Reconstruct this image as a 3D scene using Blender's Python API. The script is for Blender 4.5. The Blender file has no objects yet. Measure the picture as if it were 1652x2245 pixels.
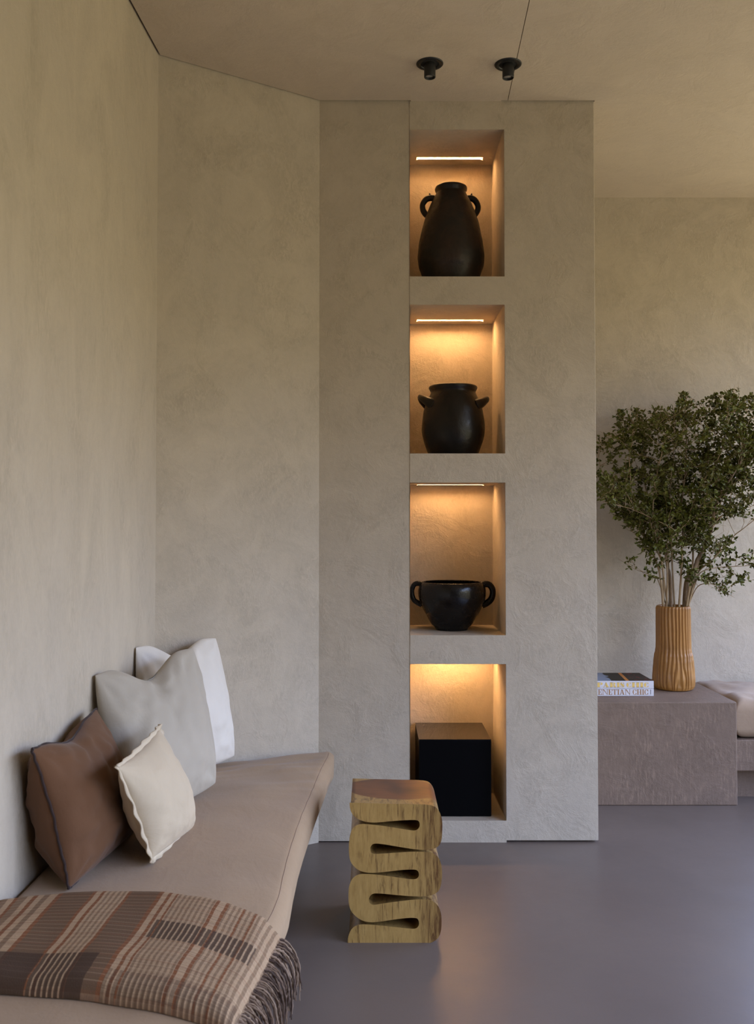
import bpy, bmesh, math, random
from mathutils import Vector, Matrix, noise
random.seed(7)
S = bpy.context.scene
COL = S.collection
PI = math.pi

# ------------------------------------------------------------------ camera model (1652 x 2245)
F, CX, CY, TH, CAMZ = 2000.0, 815.0, 1097.0, math.radians(1.4), 1.28
sT, cT = math.sin(TH), math.cos(TH)
def ray(px, py):
    xc = (px - CX) / F; yc = (CY - py) / F
    return xc, cT - yc * sT, sT + yc * cT
def atY(px, py, Y):
    a, b, c = ray(px, py); t = Y / b
    return Vector((a * t, Y, CAMZ + c * t))
def atZ(px, py, z):
    a, b, c = ray(px, py); t = (z - CAMZ) / c
    return Vector((a * t, b * t, z))

D = 3.684          # face of the niche pillar
BACK = 4.787       # far wall
CEIL = 3.0

# ------------------------------------------------------------------ helpers
def obj(name, bm, mat, parent=None, smooth=False, loc=None):
    me = bpy.data.meshes.new(name)
    bmesh.ops.recalc_face_normals(bm, faces=bm.faces)
    bm.to_mesh(me); bm.free()
    if smooth:
        for p in me.polygons: p.use_smooth = True
    o = bpy.data.objects.new(name, me)
    for m in (mat if isinstance(mat, (list, tuple)) else [mat]): me.materials.append(m)
    COL.objects.link(o)
    if parent:
        o.parent = parent
        o.location = -parent.location      # meshes are in world coordinates
    return o
def thing(name, label, cat, loc=(0, 0, 0), group=None):
    o = bpy.data.objects.new(name, None); COL.objects.link(o)
    o.empty_display_size = 0.05
    o.location = loc; o['label'] = label; o['category'] = cat
    if group: o['group'] = group
    return o
def tag(o, label, cat, group=None):
    o['label'] = label; o['category'] = cat
    if group: o['group'] = group
    return o
def struct(name, bm, mat, label=None, smooth=False):
    o = obj(name, bm, mat, None, smooth); o['kind'] = 'structure'
    if label: o['label'] = label
    o['category'] = name.split('_')[0]
    return o
def bevel(o, w, seg=2, ang=35):
    m = o.modifiers.new('bevel', 'BEVEL'); m.width = w; m.segments = seg
    m.limit_method = 'ANGLE'; m.angle_limit = math.radians(ang); m.harden_normals = False
    return o
def box(bm, x0, x1, y0, y1, z0, z1):
    v = [bm.verts.new(p) for p in ((x0,y0,z0),(x1,y0,z0),(x1,y1,z0),(x0,y1,z0),(x0,y0,z1),(x1,y0,z1),(x1,y1,z1),(x0,y1,z1))]
    for f in ((0,1,2,3),(4,5,6,7),(0,1,5,4),(1,2,6,5),(2,3,7,6),(3,0,4,7)): bm.faces.new([v[i] for i in f])
def prism(bm, pts, z0, z1):
    a = [bm.verts.new((p[0], p[1], z0)) for p in pts]; b = [bm.verts.new((p[0], p[1], z1)) for p in pts]
    n = len(pts)
    bm.faces.new(a); bm.faces.new(b)
    for i in range(n): bm.faces.new((a[i], a[(i+1)%n], b[(i+1)%n], b[i]))
def quad(bm, *p):
    return bm.faces.new([bm.verts.new(q) for q in p])
def catmull(pts, n, closed=False):
    out = []; N = len(pts)
    rng = range(N if closed else N - 1)
    for i in rng:
        if closed: p0, p1, p2, p3 = pts[(i-1)%N], pts[i], pts[(i+1)%N], pts[(i+2)%N]
        else: p0, p1, p2, p3 = pts[max(i-1,0)], pts[i], pts[i+1], pts[min(i+2,N-1)]
        for k in range(n):
            t = k / n
            out.append(tuple(0.5*((2*b)+(-a+c)*t+(2*a-5*b+4*c-d)*t*t+(-a+3*b-3*c+d)*t**3) for a,b,c,d in zip(p0,p1,p2,p3)))
    if not closed: out.append(tuple(pts[-1]))
    return out
def tube(bm, pts, rad, seg=8, flat=1.0, cap=True):
    pts = [Vector(p) for p in pts]; n = len(pts)
    if not hasattr(rad, '__len__'): rad = [rad]*n
    t0 = (pts[1]-pts[0]).normalized()
    up = Vector((0,0,1)) if abs(t0.z) < .9 else Vector((0,1,0))
    nrm = t0.cross(up).normalized()
    rings = []
    for i, p in enumerate(pts):
        t = (pts[min(i+1,n-1)]-pts[max(i-1,0)])
        t = t.normalized() if t.length > 1e-9 else t0
        nrm = (nrm - t*nrm.dot(t)).normalized(); bi = t.cross(nrm)
        rings.append([bm.verts.new(p + (nrm*math.cos(2*PI*k/seg) + bi*math.sin(2*PI*k/seg)*flat)*rad[i]) for k in range(seg)])
    for i in range(n-1):
        for k in range(seg):
            bm.faces.new((rings[i][k], rings[i][(k+1)%seg], rings[i+1][(k+1)%seg], rings[i+1][k]))
    if cap:
        bm.faces.new(rings[0]); bm.faces.new(rings[-1])
def lathe(bm, prof, c, seg=64, wob=0.0, seed=0.0):
    rings = []
    for (r, z) in prof:
        ring = []
        for k in range(seg):
            a = 2*PI*k/seg
            rr = r
            if wob and r > .001:
                rr = r + wob*noise.noise(Vector((math.cos(a)*1.3+seed, math.sin(a)*1.3, z*9))) + wob*.5*noise.noise(Vector((math.cos(a)*4+seed, math.sin(a)*4, z*26)))
            ring.append(bm.verts.new((c[0]+rr*math.cos(a), c[1]+rr*math.sin(a), z)))
        rings.append(ring)
    for i in range(len(rings)-1):
        for k in range(seg):
            bm.faces.new((rings[i][k], rings[i][(k+1)%seg], rings[i+1][(k+1)%seg], rings[i+1][k]))
    return rings

# ------------------------------------------------------------------ materials
class NT:
    def __init__(s, name):
        s.m = bpy.data.materials.new(name); s.m.use_nodes = True
        s.t = s.m.node_tree; s.t.nodes.clear()
        s.out = s.n('ShaderNodeOutputMaterial'); s.b = s.n('ShaderNodeBsdfPrincipled')
        s.l(s.b.outputs[0], s.out.inputs[0])
        s.tc = s.n('ShaderNodeTexCoord')
    def n(s, k, **kw):
        x = s.t.nodes.new(k)
        for a, b in kw.items(): setattr(x, a, b)
        return x
    def l(s, a, b): s.t.links.new(a, b)
    def map(s, src='Object', scale=(1,1,1), rot=(0,0,0)):
        m = s.n('ShaderNodeMapping'); m.inputs['Scale'].default_value = scale; m.inputs['Rotation'].default_value = rot
        s.l(s.tc.outputs[src], m.inputs[0]); return m.outputs[0]
    def noise(s, vec, scale, detail=4, rough=.55, dist=0.0):
        x = s.n('ShaderNodeTexNoise'); x.inputs['Scale'].default_value = scale; x.inputs['Detail'].default_value = detail
        x.inputs['Roughness'].default_value = rough; x.inputs['Distortion'].default_value = dist
        s.l(vec, x.inputs['Vector']); return x.outputs['Fac']
    def ramp(s, fac, stops, interp='LINEAR'):
        r = s.n('ShaderNodeValToRGB'); e = r.color_ramp.elements; r.color_ramp.interpolation = interp
        while len(e) < len(stops): e.new(0.5)
        for i, (p, c) in enumerate(stops):
            e[i].position = p
            e[i].color = (c[0], c[1], c[2], 1) if hasattr(c, '__len__') else (c, c, c, 1)
        s.l(fac, r.inputs[0]); return r.outputs[0]
    def mix(s, fac, a, b, mode='MIX'):
        x = s.n('ShaderNodeMix', data_type='RGBA', blend_type=mode)
        for inp, v in ((x.inputs[0], fac), (x.inputs[6], a), (x.inputs[7], b)):
            if hasattr(v, 'is_linked'): s.l(v, inp)
            elif hasattr(v, '__len__'): inp.default_value = (v[0], v[1], v[2], 1)
            else: inp.default_value = v
        return x.outputs[2]
    def math(s, op, a, b=None, c=None):
        x = s.n('ShaderNodeMath', operation=op)
        for i, v in enumerate((a, b, c)):
            if v is None: continue
            if hasattr(v, 'is_linked'): s.l(v, x.inputs[i])
            else: x.inputs[i].default_value = v
        return x.outputs[0]
    def bump(s, h, strength, dist, prev=None):
        x = s.n('ShaderNodeBump'); x.inputs['Strength'].default_value = strength; x.inputs['Distance'].default_value = dist
        s.l(h, x.inputs['Height'])
        if prev is not None: s.l(prev, x.inputs['Normal'])
        s.l(x.outputs[0], s.b.inputs['Normal']); return x.outputs[0]
    def col(s, v):
        if hasattr(v, 'is_linked'): s.l(v, s.b.inputs['Base Color'])
        else: s.b.inputs['Base Color'].default_value = (v[0], v[1], v[2], 1)
    def set(s, **kw):
        for k, v in kw.items():
            i = s.b.inputs[k.replace('_', ' ')]
            if hasattr(v, 'is_linked'): s.l(v, i)
            else: i.default_value = v
def lin(r, g, b):
    f = lambda c: (c/255/12.92 if c <= 10 else ((c/255+.055)/1.055)**2.4)
    return (f(r), f(g), f(b))

def plaster(name, base, var=.10, bump=.35, rough=.82, scratch=0, vert=1.0):
    t = NT(name)
    w = t.map()
    wv_ = t.map(scale=(1, 1, vert))
    big = t.noise(w, 1.1, 3, .6, 1.2)
    mid = t.noise(wv_, 4.5, 7, .66, 1.2)
    patch = t.ramp(t.noise(wv_, 6.5, 5, .62, 1.0), [(.46, 0), (.64, 1)])
    feet = t.noise(t.map(scale=(1, 1, .55*vert**.5), rot=(0, .6, .3)), 48, 5, .7, 1.8)
    fine = t.noise(w, 55, 4, .65)
    grain = t.noise(w, 230, 3, .6)
    dark = tuple(c*(1-var*1.15) for c in base); lite = tuple(min(1, c*(1+var)) for c in base)
    cool = (base[0]*.95, base[1]*.97, base[2]*1.03)
    c = t.mix(t.ramp(mid, [(.3, 0), (.7, 1)]), dark, lite)
    c = t.mix(t.ramp(big, [(.35, 0), (.65, 1)]), c, t.mix(.55, c, cool))
    c = t.mix(t.ramp(fine, [(.40, .0), (.72, .30)]), c, lite)
    c = t.mix(t.ramp(t.noise(w, 26, 5, .7, .4), [(.52, .0), (.75, .35)]), c, dark)
    c = t.mix(t.math('MULTIPLY', t.math('MULTIPLY', patch, t.ramp(feet, [(.38, 1), (.58, 0)])), min(1, var*3.6)), c, tuple(q*.72 for q in base))
    c = t.mix(t.math('MULTIPLY', t.math('MULTIPLY', patch, t.ramp(feet, [(.56, 0), (.70, 1)])), min(1, var*2.5)), c, tuple(min(1, q*1.22) for q in base))
    if scratch:
        c = t.mix(t.math('MULTIPLY', t.ramp(t.noise(t.map(scale=(1, 1, .13)), 130, 3, .6), [(.48, 0), (.70, scratch)]), t.ramp(t.noise(w, 7, 4, .6), [(.4, .1), (.62, 1)])), c, tuple(min(1, q*2.0) for q in base))
    t.col(c); t.set(Roughness=rough); t.b.inputs['Specular IOR Level'].default_value = .3
    # trowel strokes: stretched, swirled noise
    strokes = t.noise(t.map(scale=(1, 1, .45), rot=(0, .5, .35)), 14, 7, .68, 2.6)
    h = t.math('ADD', t.math('ADD', t.math('MULTIPLY', strokes, .30), t.math('MULTIPLY', t.math('MULTIPLY', patch, feet), 1.1)), t.math('ADD', t.math('MULTIPLY', fine, .45), t.math('MULTIPLY', grain, .30)))
    t.bump(h, bump, .012)
    return t.m
BASE = lin(186, 173, 153)
M = {}
M['plaster'] = plaster('plaster_wall', BASE, .13, .27)
M['plaster_left'] = plaster('plaster_left_wall', BASE, .12, .30, vert=.45)
M['ceil'] = plaster('plaster_ceiling', lin(192, 176, 156), .07, .22)
M['niche'] = plaster('plaster_niche', lin(188, 166, 136), .06, .4)
M['bench'] = plaster('plaster_bench', lin(118, 98, 82), .13, .25, .6, .55)

t = NT('void_dark'); t.col((.012, .010, .009)); t.set(Roughness=.9); M['void'] = t.m

t = NT('floor_microcement')
w = t.map()
a = t.noise(w, 1.2, 3, .5, .3); b = t.noise(w, 5, 3, .5)
c = t.mix(a, lin(88, 77, 69), lin(122, 108, 97))
c = t.mix(t.math('MULTIPLY', b, .5), c, lin(104, 92, 85))
t.col(c); t.set(Roughness=t.math('ADD', .27, t.math('MULTIPLY', t.noise(w, 8, 4, .6), .16))); t.b.inputs['Specular IOR Level'].default_value = .42
t.bump(t.math('ADD', t.noise(w, 9, 3, .5), t.math('MULTIPLY', t.noise(w, 190, 3), .22)), .06, .01)
M['floor'] = t.m

def fabric(name, base, weave=700, var=.08, wr=.25, rough=.9, big=3.0):
    t = NT(name); w = t.map()
    n1 = t.noise(w, big, 4, .6, .5); n2 = t.noise(w, 60, 3, .6)
    thread = t.noise(t.map(scale=(1, 1, 7)), weave*.25, 2, .6)
    dark = tuple(c*(1-var) for c in base); lite = tuple(min(1, c*(1+var)) for c in base)
    c = t.mix(t.ramp(n1, [(.3, 0), (.7, 1)]), dark, lite)
    c = t.mix(t.ramp(thread, [(.35, .0), (.7, .25)]), c, dark)
    t.col(c); t.set(Roughness=rough); t.b.inputs['Specular IOR Level'].default_value = .2
    t.b.inputs['Sheen Weight'].default_value = .12; t.b.inputs['Sheen Roughness'].default_value = .5
    h = t.math('ADD', t.math('MULTIPLY', n2, .5), t.math('MULTIPLY', thread, .3))
    p = t.bump(h, .22, .004)
    wrk = t.noise(t.map(scale=(1.2, .6, .8), rot=(.3, .2, .5)), 9, 4, .55, 1.0)
    t.bump(wrk, wr, .02, p)
    return t.m
M['mattress'] = fabric('mattress_linen', lin(158, 132, 102), var=.06, wr=.12)
M['seam'] = fabric('seam_thread', lin(134, 108, 88))
M['white'] = fabric('white_linen', lin(216, 208, 196), var=.03, wr=.12)
M['beige'] = fabric('grey_beige_linen', lin(172, 162, 146), var=.05, wr=.14)
M['brown'] = fabric('brown_linen', lin(99, 68, 45), var=.08, wr=.16)
M['edging'] = fabric('dark_edging', lin(54, 41, 38))
M['cream'] = fabric('cream_linen', lin(192, 175, 149), var=.05, wr=.2)
M['flange'] = fabric('cream_flange', lin(200, 184, 158))
M['sofa'] = fabric('sofa_linen', lin(158, 134, 110), var=.10, wr=.10, big=7)

def clay(name, base, red, gloss):
    t = NT(name); w = t.map()
    n1 = t.noise(w, 9, 5, .65, .8); n2 = t.noise(w, 45, 4, .65)
    c = t.mix(t.ramp(n1, [(.42, 0), (.75, 1)]), base, red)
    t.col(c); t.set(Roughness=t.ramp(n2, [(.3, gloss-.06), (.75, gloss+.14)])); t.b.inputs['Specular IOR Level'].default_value = .32
    t.bump(t.math('ADD', n1, t.math('MULTIPLY', n2, .4)), .25, .008)
    return t.m
M['clay1'] = clay('dark_clay_jar', (.017, .0135, .011), (.040, .021, .013), .42)
M['clay2'] = clay('black_clay_pot', (.007, .006, .005), (.016, .010, .007), .34)
M['clay3'] = clay('black_clay_bowl', (.006, .005, .005), (.010, .008, .007), .21)

t = NT('black_gloss'); t.col((.004, .004, .005)); t.set(Roughness=.06)
M['boxgloss'] = t.m
t = NT('black_satin'); t.col((.002, .002, .0025)); t.set(Roughness=.5); t.b.inputs['Specular IOR Level'].default_value = .06
M['boxsatin'] = t.m
t = NT('black_metal'); t.col((.010, .010, .011)); t.set(Roughness=.42, Metallic=.0); M['black'] = t.m
t = NT('spot_lens'); t.col((.5, .48, .45)); t.set(Roughness=.15, Metallic=.6); M['lens'] = t.m

t = NT('led_glow')
t.b.inputs['Base Color'].default_value = (.9, .8, .6, 1)
t.b.inputs['Emission Color'].default_value = (1.0, .56, .235, 1)
t.b.inputs['Emission Strength'].default_value = 1.0
LED = t; M['led'] = t.m

# stool wood: pale sapwood with dark flecks, brown heartwood lens in the seat
t = NT('stool_wood'); w = t.map()
g = t.noise(t.map(scale=(26, 9, 2.2)), 3.2, 6, .7, .5)
g2 = t.noise(t.map(scale=(60, 20, 9)), 2.0, 4, .7)
blot = t.noise(w, 11, 3, .6)
sap = t.mix(t.ramp(g2, [(.3, 0), (.7, 1)]), lin(158, 124, 68), lin(180, 146, 86))
fleck = t.math('MULTIPLY', t.ramp(g, [(.515, 0), (.62, 1)]), t.ramp(blot, [(.38, 0), (.55, 1)]))
sap = t.mix(t.math('MULTIPLY', fleck, .75), sap, lin(82, 52, 26))
xyz = t.n('ShaderNodeSeparateXYZ'); t.l(t.tc.outputs['Object'], xyz.inputs[0])
# right-hand bends are darker end grain
rx = t.n('ShaderNodeMapRange'); rx.inputs[1].default_value = .13; rx.inputs[2].default_value = .19
t.l(xyz.outputs[0], rx.inputs[0])
eg = t.math('MULTIPLY', rx.outputs[0], t.ramp(g, [(.42, .25), (.58, .95)]))
sap = t.mix(eg, sap, lin(90, 58, 30))
HW = (xyz.outputs[0], xyz.outputs[1], xyz.outputs[2])
dx = t.math('DIVIDE', t.math('SUBTRACT', HW[0], .075), .155)
dy = t.math('DIVIDE', t.math('SUBTRACT', HW[1], 2.985), .115)
dd = t.math('ADD', t.math('MULTIPLY', dx, dx), t.math('MULTIPLY', dy, dy))
dd = t.math('ADD', dd, t.math('MULTIPLY', t.math('SUBTRACT', t.noise(w, 14, 3), .5), .25))
heart = t.math('MULTIPLY', t.math('LESS_THAN', dd, 1.0), t.math('GREATER_THAN', HW[2], .385))
hg = t.noise(t.map(scale=(3, 40, 3), rot=(0, 0, .25)), 3, 5, .65, .5)
hb = t.noise(w, 8, 2, .5)
hcol = t.mix(t.ramp(hb, [(.35, 0), (.62, 1)]), lin(82, 50, 34), lin(132, 80, 42))
hcol = t.mix(t.ramp(hg, [(.4, 0), (.65, .45)]), hcol, lin(72, 42, 28))
t.col(t.mix(heart, sap, hcol)); t.set(Roughness=.36); t.b.inputs['Specular IOR Level'].default_value = .45
t.bump(g, .08, .003)
M['stool'] = t.m

t = NT('ochre_glaze'); w = t.map()
t.col(t.mix(t.ramp(t.noise(w, 12, 4), [(.3, 0), (.7, 1)]), lin(142, 96, 40), lin(162, 113, 54)))
t.set(Roughness=.42); M['vase'] = t.m
t = NT('bark'); w = t.map()
t.col(t.mix(t.noise(w, 60, 4), lin(84, 64, 46), lin(150, 126, 96))); t.set(Roughness=.85); M['bark'] = t.m
t = NT('twig'); w = t.map()
t.col(t.mix(t.noise(w, 30, 3), lin(120, 96, 66), lin(172, 148, 112))); t.set(Roughness=.85); M['twig'] = t.m
t = NT('leaf'); w = t.map()
oi = t.noise(w, 55, 2, .5); oj = t.noise(w, 6, 2, .5)
c = t.mix(t.ramp(oi, [(.35, 0), (.65, 1)]), lin(54, 60, 18), lin(104, 106, 38))
c = t.mix(t.ramp(oj, [(.4, 0), (.65, .6)]), c, lin(84, 80, 34))
t.col(c); t.set(Roughness=.5); t.b.inputs['Specular IOR Level'].default_value = .22
M['leaf'] = t.m

t = NT('book_white'); t.col(lin(208, 204, 206)); t.set(Roughness=.35); M['bookwhite'] = t.m
t = NT('book_pages'); t.col(lin(226, 220, 205)); t.set(Roughness=.8); M['pages'] = t.m
t = NT('gold_foil'); t.col(lin(228, 190, 104)); t.set(Roughness=.4); M['gold'] = t.m
t = NT('bronze_ink'); t.col(lin(160, 112, 58)); t.set(Roughness=.4, Metallic=.15); M['bronze'] = t.m
t = NT('ink_dark'); t.col(lin(60, 58, 70)); t.set(Roughness=.5); M['ink'] = t.m
t = NT('cover_photo')     # dark photograph with a pale area at one side, an orange band and red specks
w = t.map()
xyz = t.n('ShaderNodeSeparateXYZ'); t.l(t.tc.outputs['Object'], xyz.inputs[0])
xx = t.math('SUBTRACT', xyz.outputs[0], 1.0); yy = t.math('SUBTRACT', xyz.outputs[1], 4.304)
dark = t.mix(t.noise(w, 30, 4), lin(18, 16, 12), lin(58, 48, 36))
edge = t.math('ADD', t.math('SUBTRACT', .13, xx), t.math('MULTIPLY', t.math('SUBTRACT', t.noise(w, 22, 4), .5), .09))
c = t.mix(t.math('GREATER_THAN', edge, 0.0), dark, lin(120, 126, 138))
band = t.math('SUBTRACT', t.math('ADD', xx, t.math('MULTIPLY', yy, -.10)), .20)
c = t.mix(t.math('LESS_THAN', t.math('ABSOLUTE', band), .008), c, lin(176, 112, 52))
reds = t.math('MULTIPLY', t.math('GREATER_THAN', t.noise(w, 45, 2), .62), t.math('GREATER_THAN', band, .025))
c = t.mix(reds, c, lin(124, 44, 44))
t.col(c); t.set(Roughness=.5); t.b.inputs['Specular IOR Level'].default_value = .15; M['cover'] = t.m

# plaid wool: stripes across u, darker weft bands on v
t = NT('plaid_wool')
uv = t.n('ShaderNodeSeparateXYZ'); t.l(t.tc.outputs['UV'], uv.inputs[0])
u = uv.outputs[0]; v = uv.outputs[1]
wob = t.math('MULTIPLY', t.math('SUBTRACT', t.noise(t.map('UV', (1, 1, 1)), 14, 3), .5), .006)
u = t.math('ADD', u, wob)
BR, CR, RU, TA, DK = lin(106, 82, 60), lin(190, 160, 126), lin(132, 80, 46), lin(134, 108, 82), lin(56, 43, 35)
zones = [(0, TA), (.025, CR), (.045, RU), (.058, TA), (.085, CR), (.105, RU), (.118, CR), (.14, TA), (.16, CR), (.185, RU),
         (.20, BR), (.305, RU), (.32, CR), (.337, RU), (.350, CR), (.43, RU), (.445, BR), (.545, RU), (.562, CR),
         (.580, RU), (.592, CR), (.606, RU), (.616, CR), (.76, RU), (.770, CR), (.796, RU), (.808, CR), (.856, RU), (.866, CR), (.90, RU), (.907, CR)]
zc = t.ramp(u, zones, 'CONSTANT')
fine = t.math('GREATER_THAN', t.math('FRACT', t.math('MULTIPLY', u, 54.0)), .52)
fmask = t.ramp(u, [(0, 0), (.35, 1), (.43, 0), (.616, 1), (.76, 0), (.808, 1), (.856, 0), (.866, 1), (.90, 0), (.907, 1)], 'CONSTANT')
c = t.mix(t.math('MULTIPLY', t.math('MULTIPLY', fine, fmask), .85), zc, TA)
# weft: fine dark picks, and wide dark bands where it crosses
wn = t.noise(t.map('UV', (3, 140, 1)), 1.0, 3, .7)
c = t.mix(t.ramp(wn, [(.42, 0), (.66, .55)]), c, lin(92, 72, 58))
wl = t.math('LESS_THAN', t.math('FRACT', t.math('MULTIPLY', v, 26.0)), .13)
c = t.mix(t.math('MULTIPLY', wl, .30), c, lin(190, 164, 134))
wv = t.math('LESS_THAN', t.math('FRACT', t.math('MULTIPLY', v, 9.0)), .10)
c = t.mix(t.math('MULTIPLY', wv, .22), c, lin(140, 88, 60))
left = t.math('LESS_THAN', u, .50)
bandL = t.math('MULTIPLY', left, t.math('LESS_THAN', v, .235))
inR = t.math('MULTIPLY', t.math('GREATER_THAN', v, .46), t.math('LESS_THAN', v, .64))
bandR = t.math('MULTIPLY', t.math('MULTIPLY', t.math('GREATER_THAN', u, .60), t.math('LESS_THAN', u, .955)), inR)
bandE = t.math('MULTIPLY', t.math('MULTIPLY', t.math('GREATER_THAN', u, .56), t.math('LESS_THAN', v, .13)), .55)
darkmask = t.math('MAXIMUM', t.math('MAXIMUM', bandL, bandR), bandE)
stripe = t.math('GREATER_THAN', t.math('FRACT', t.math('ADD', t.math('MULTIPLY', u, 54.0), .0)), .30)
solid = t.ramp(u, [(0, 1), (.185, 1), (.305, 0), (.445, 1), (.5, 0)], 'CONSTANT')
sm = t.math('MAXIMUM', t.math('MULTIPLY', stripe, 1.0), solid)
c = t.mix(t.math('MULTIPLY', t.math('MULTIPLY', darkmask, sm), .85), c, DK)
c = t.mix(.15, c, lin(112, 90, 70))
c = t.mix(t.ramp(t.noise(t.map('UV', (90, 60, 1)), 3, 3, .7), [(.4, 0), (.7, .28)]), c, lin(84, 66, 56))
t.col(c); t.set(Roughness=.95); t.b.inputs['Specular IOR Level'].default_value = .15
p = t.bump(t.noise(t.map('UV', (160, 90, 1)), 1.5, 3, .7), .35, .004)
M['plaid'] = t.m
def yarn(n, c):
    t = NT(n); t.col(t.mix(t.noise(t.map(), 260, 3), tuple(x*.6 for x in c), c)); t.set(Roughness=.95); return t.m
M['yarn'] = [yarn('yarn_dark', lin(78, 58, 46)), yarn('yarn_taupe', lin(124, 99, 79)), yarn('yarn_pale', lin(164, 138, 114))]

# ------------------------------------------------------------------ setting
LW = lambda y: -.7865 - .046*(3.32 - y)       # left wall X at depth y
CORN = (-.7865, 3.32)                          # left wall / angled wall
PX0, PX1 = -.214, .9065                        # niche pillar
RX, RY = 2.75, -6.0                             # right wall, rear wall

bm = bmesh.new()
prism(bm, [(-1.6, RY-.2), (RX+.2, RY-.2), (RX+.2, BACK+.2), (-1.6, BACK+.2)], -.12, 0)
struct('floor', bm, M['floor'], 'smooth grey microcement floor')

# ceiling: two plaster fields with a hairline joint between them, held back from the walls by a shadow gap
g = .009
bm = bmesh.new()
SX = lambda y: .553 + (y - 3.684)*(.553-.518)/(3.684-2.961)
n2 = Vector((-.364, .5725, 0)).normalized()
def off(p, q, d): # shift a point
    return (p[0]+q[0]*d, p[1]+q[1]*d)
left_pts = [(LW(RY)+g, RY), (CORN[0]+g, CORN[1]-g*1.0), (PX0+.003, D-g), (.158, D-g), (.158, D+.02), (.527, D+.02), (.527, D-g), (SX(D)-.0013, D-g), (SX(RY)-.0013, RY)]
left_pts[1] = (CORN[0]+g*.9, CORN[1]-g*.7)
prism(bm, left_pts, CEIL, CEIL+.06)
right_pts = [(SX(RY)+.0013, RY), (SX(D)+.0013, D-g*.8), (PX1+.001, D-g*.8), (PX1+.001, BACK+.1), (RX+.1, BACK+.1), (RX+.1, RY)]
prism(bm, right_pts, CEIL, CEIL+.06)
struct('ceiling', bm, M['ceil'], 'smooth taupe plaster ceiling with a hairline joint')
bm = bmesh.new(); prism(bm, [(-1.6, RY-.2), (RX+.2, RY-.2), (RX+.2, BACK+.3), (-1.6, BACK+.3)], CEIL+.061, CEIL+.12)
struct('ceiling_void', bm, M['void'])

bm = bmesh.new()
prism(bm, [(LW(RY-.1), RY-.1), CORN, (CORN[0]-.12, CORN[1]+.2), (-1.5, RY-.1)], 0, CEIL+.06)
struct('wall_left', bm, M['plaster_left'], 'long trowelled plaster wall behind the seat')
bm = bmesh.new()
prism(bm, [CORN, (PX0, D), (PX0, D+.12), (CORN[0]-.11, CORN[1]+.10)], 0, CEIL+.06)
struct('wall_angled', bm, M['plaster'], 'angled plaster wall between the corner and the niche wall')
WB = (2.22, 2.66, .55, 2.6)
bm = bmesh.new(); box(bm, PX1-.05, WB[0], BACK, BACK+.12, 0, CEIL+.06); box(bm, WB[1], RX+.2, BACK, BACK+.12, 0, CEIL+.06)
box(bm, WB[0], WB[1], BACK, BACK+.12, 0, WB[2]); box(bm, WB[0], WB[1], BACK, BACK+.12, WB[3], CEIL+.06)
struct('wall_back', bm, M['plaster'], 'set-back plaster wall behind the vase')
WR = (-2.3, 2.75, .12, 2.6)   # big windows in the right wall, outside the frame
WS = (3.1, 4.76, .12, 2.85)
bm = bmesh.new()
for a, b in ((RY-.1, WR[0]), (WR[1], WS[0]), (WS[1], BACK+.1)): box(bm, RX, RX+.15, a, b, 0, CEIL+.06)
for w_ in (WR, WS):
    box(bm, RX, RX+.15, w_[0], w_[1], 0, w_[2]); box(bm, RX, RX+.15, w_[0], w_[1], w_[3], CEIL+.06)
struct('wall_right', bm, M['plaster'])
bm = bmesh.new(); box(bm, -1.5, RX+.15, RY-.12, RY, 0, CEIL+.06)
struct('wall_rear', bm, M['plaster'])
def window(name, axis, a0, a1, z0, z1, p, n):
    bm = bmesh.new(); w = .045
    def bar(b0, b1, c0, c1):
        if axis == 'y': box(bm, p, p+.06, b0, b1, c0, c1)
        else: box(bm, b0, b1, p, p+.06, c0, c1)
    bar(a0, a1, z0, z0+w); bar(a0, a1, z1-w, z1)
    for k in range(n+1):
        c = a0 + (a1-a0-w)*k/n; bar(c, c+w, z0+w, z1-w)
    return struct(name, bm, M['black'])
window('window_1', 'y', WR[0], WR[1], WR[2], WR[3], RX+.05, 4)
window('window_2', 'y', WS[0], WS[1], WS[2], WS[3], RX+.05, 2)

window('window_3', 'x', WB[0], WB[1], WB[2], WB[3], BACK+.04, 1)

# niche wall: flush middle column with four niches, side panels with shadow gaps at head and foot
NX0, NX1, NB = .1535, .5385, 4.064
zed = lambda y: atY(1000, y, D).z
NZ = [(zed(608), zed(282)), (zed(996), zed(666)), (zed(1394.5), zed(1056)), (zed(1801), zed(1454))]
bm = bmesh.new()
V = {}
def vv(x, y, z):
    k = (round(x, 5), round(y, 5), round(z, 5))
    if k not in V: V[k] = bm.verts.new((x, y, z))
    return V[k]
def F4(*p):
    return bm.faces.new([vv(*q) for q in p])
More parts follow.
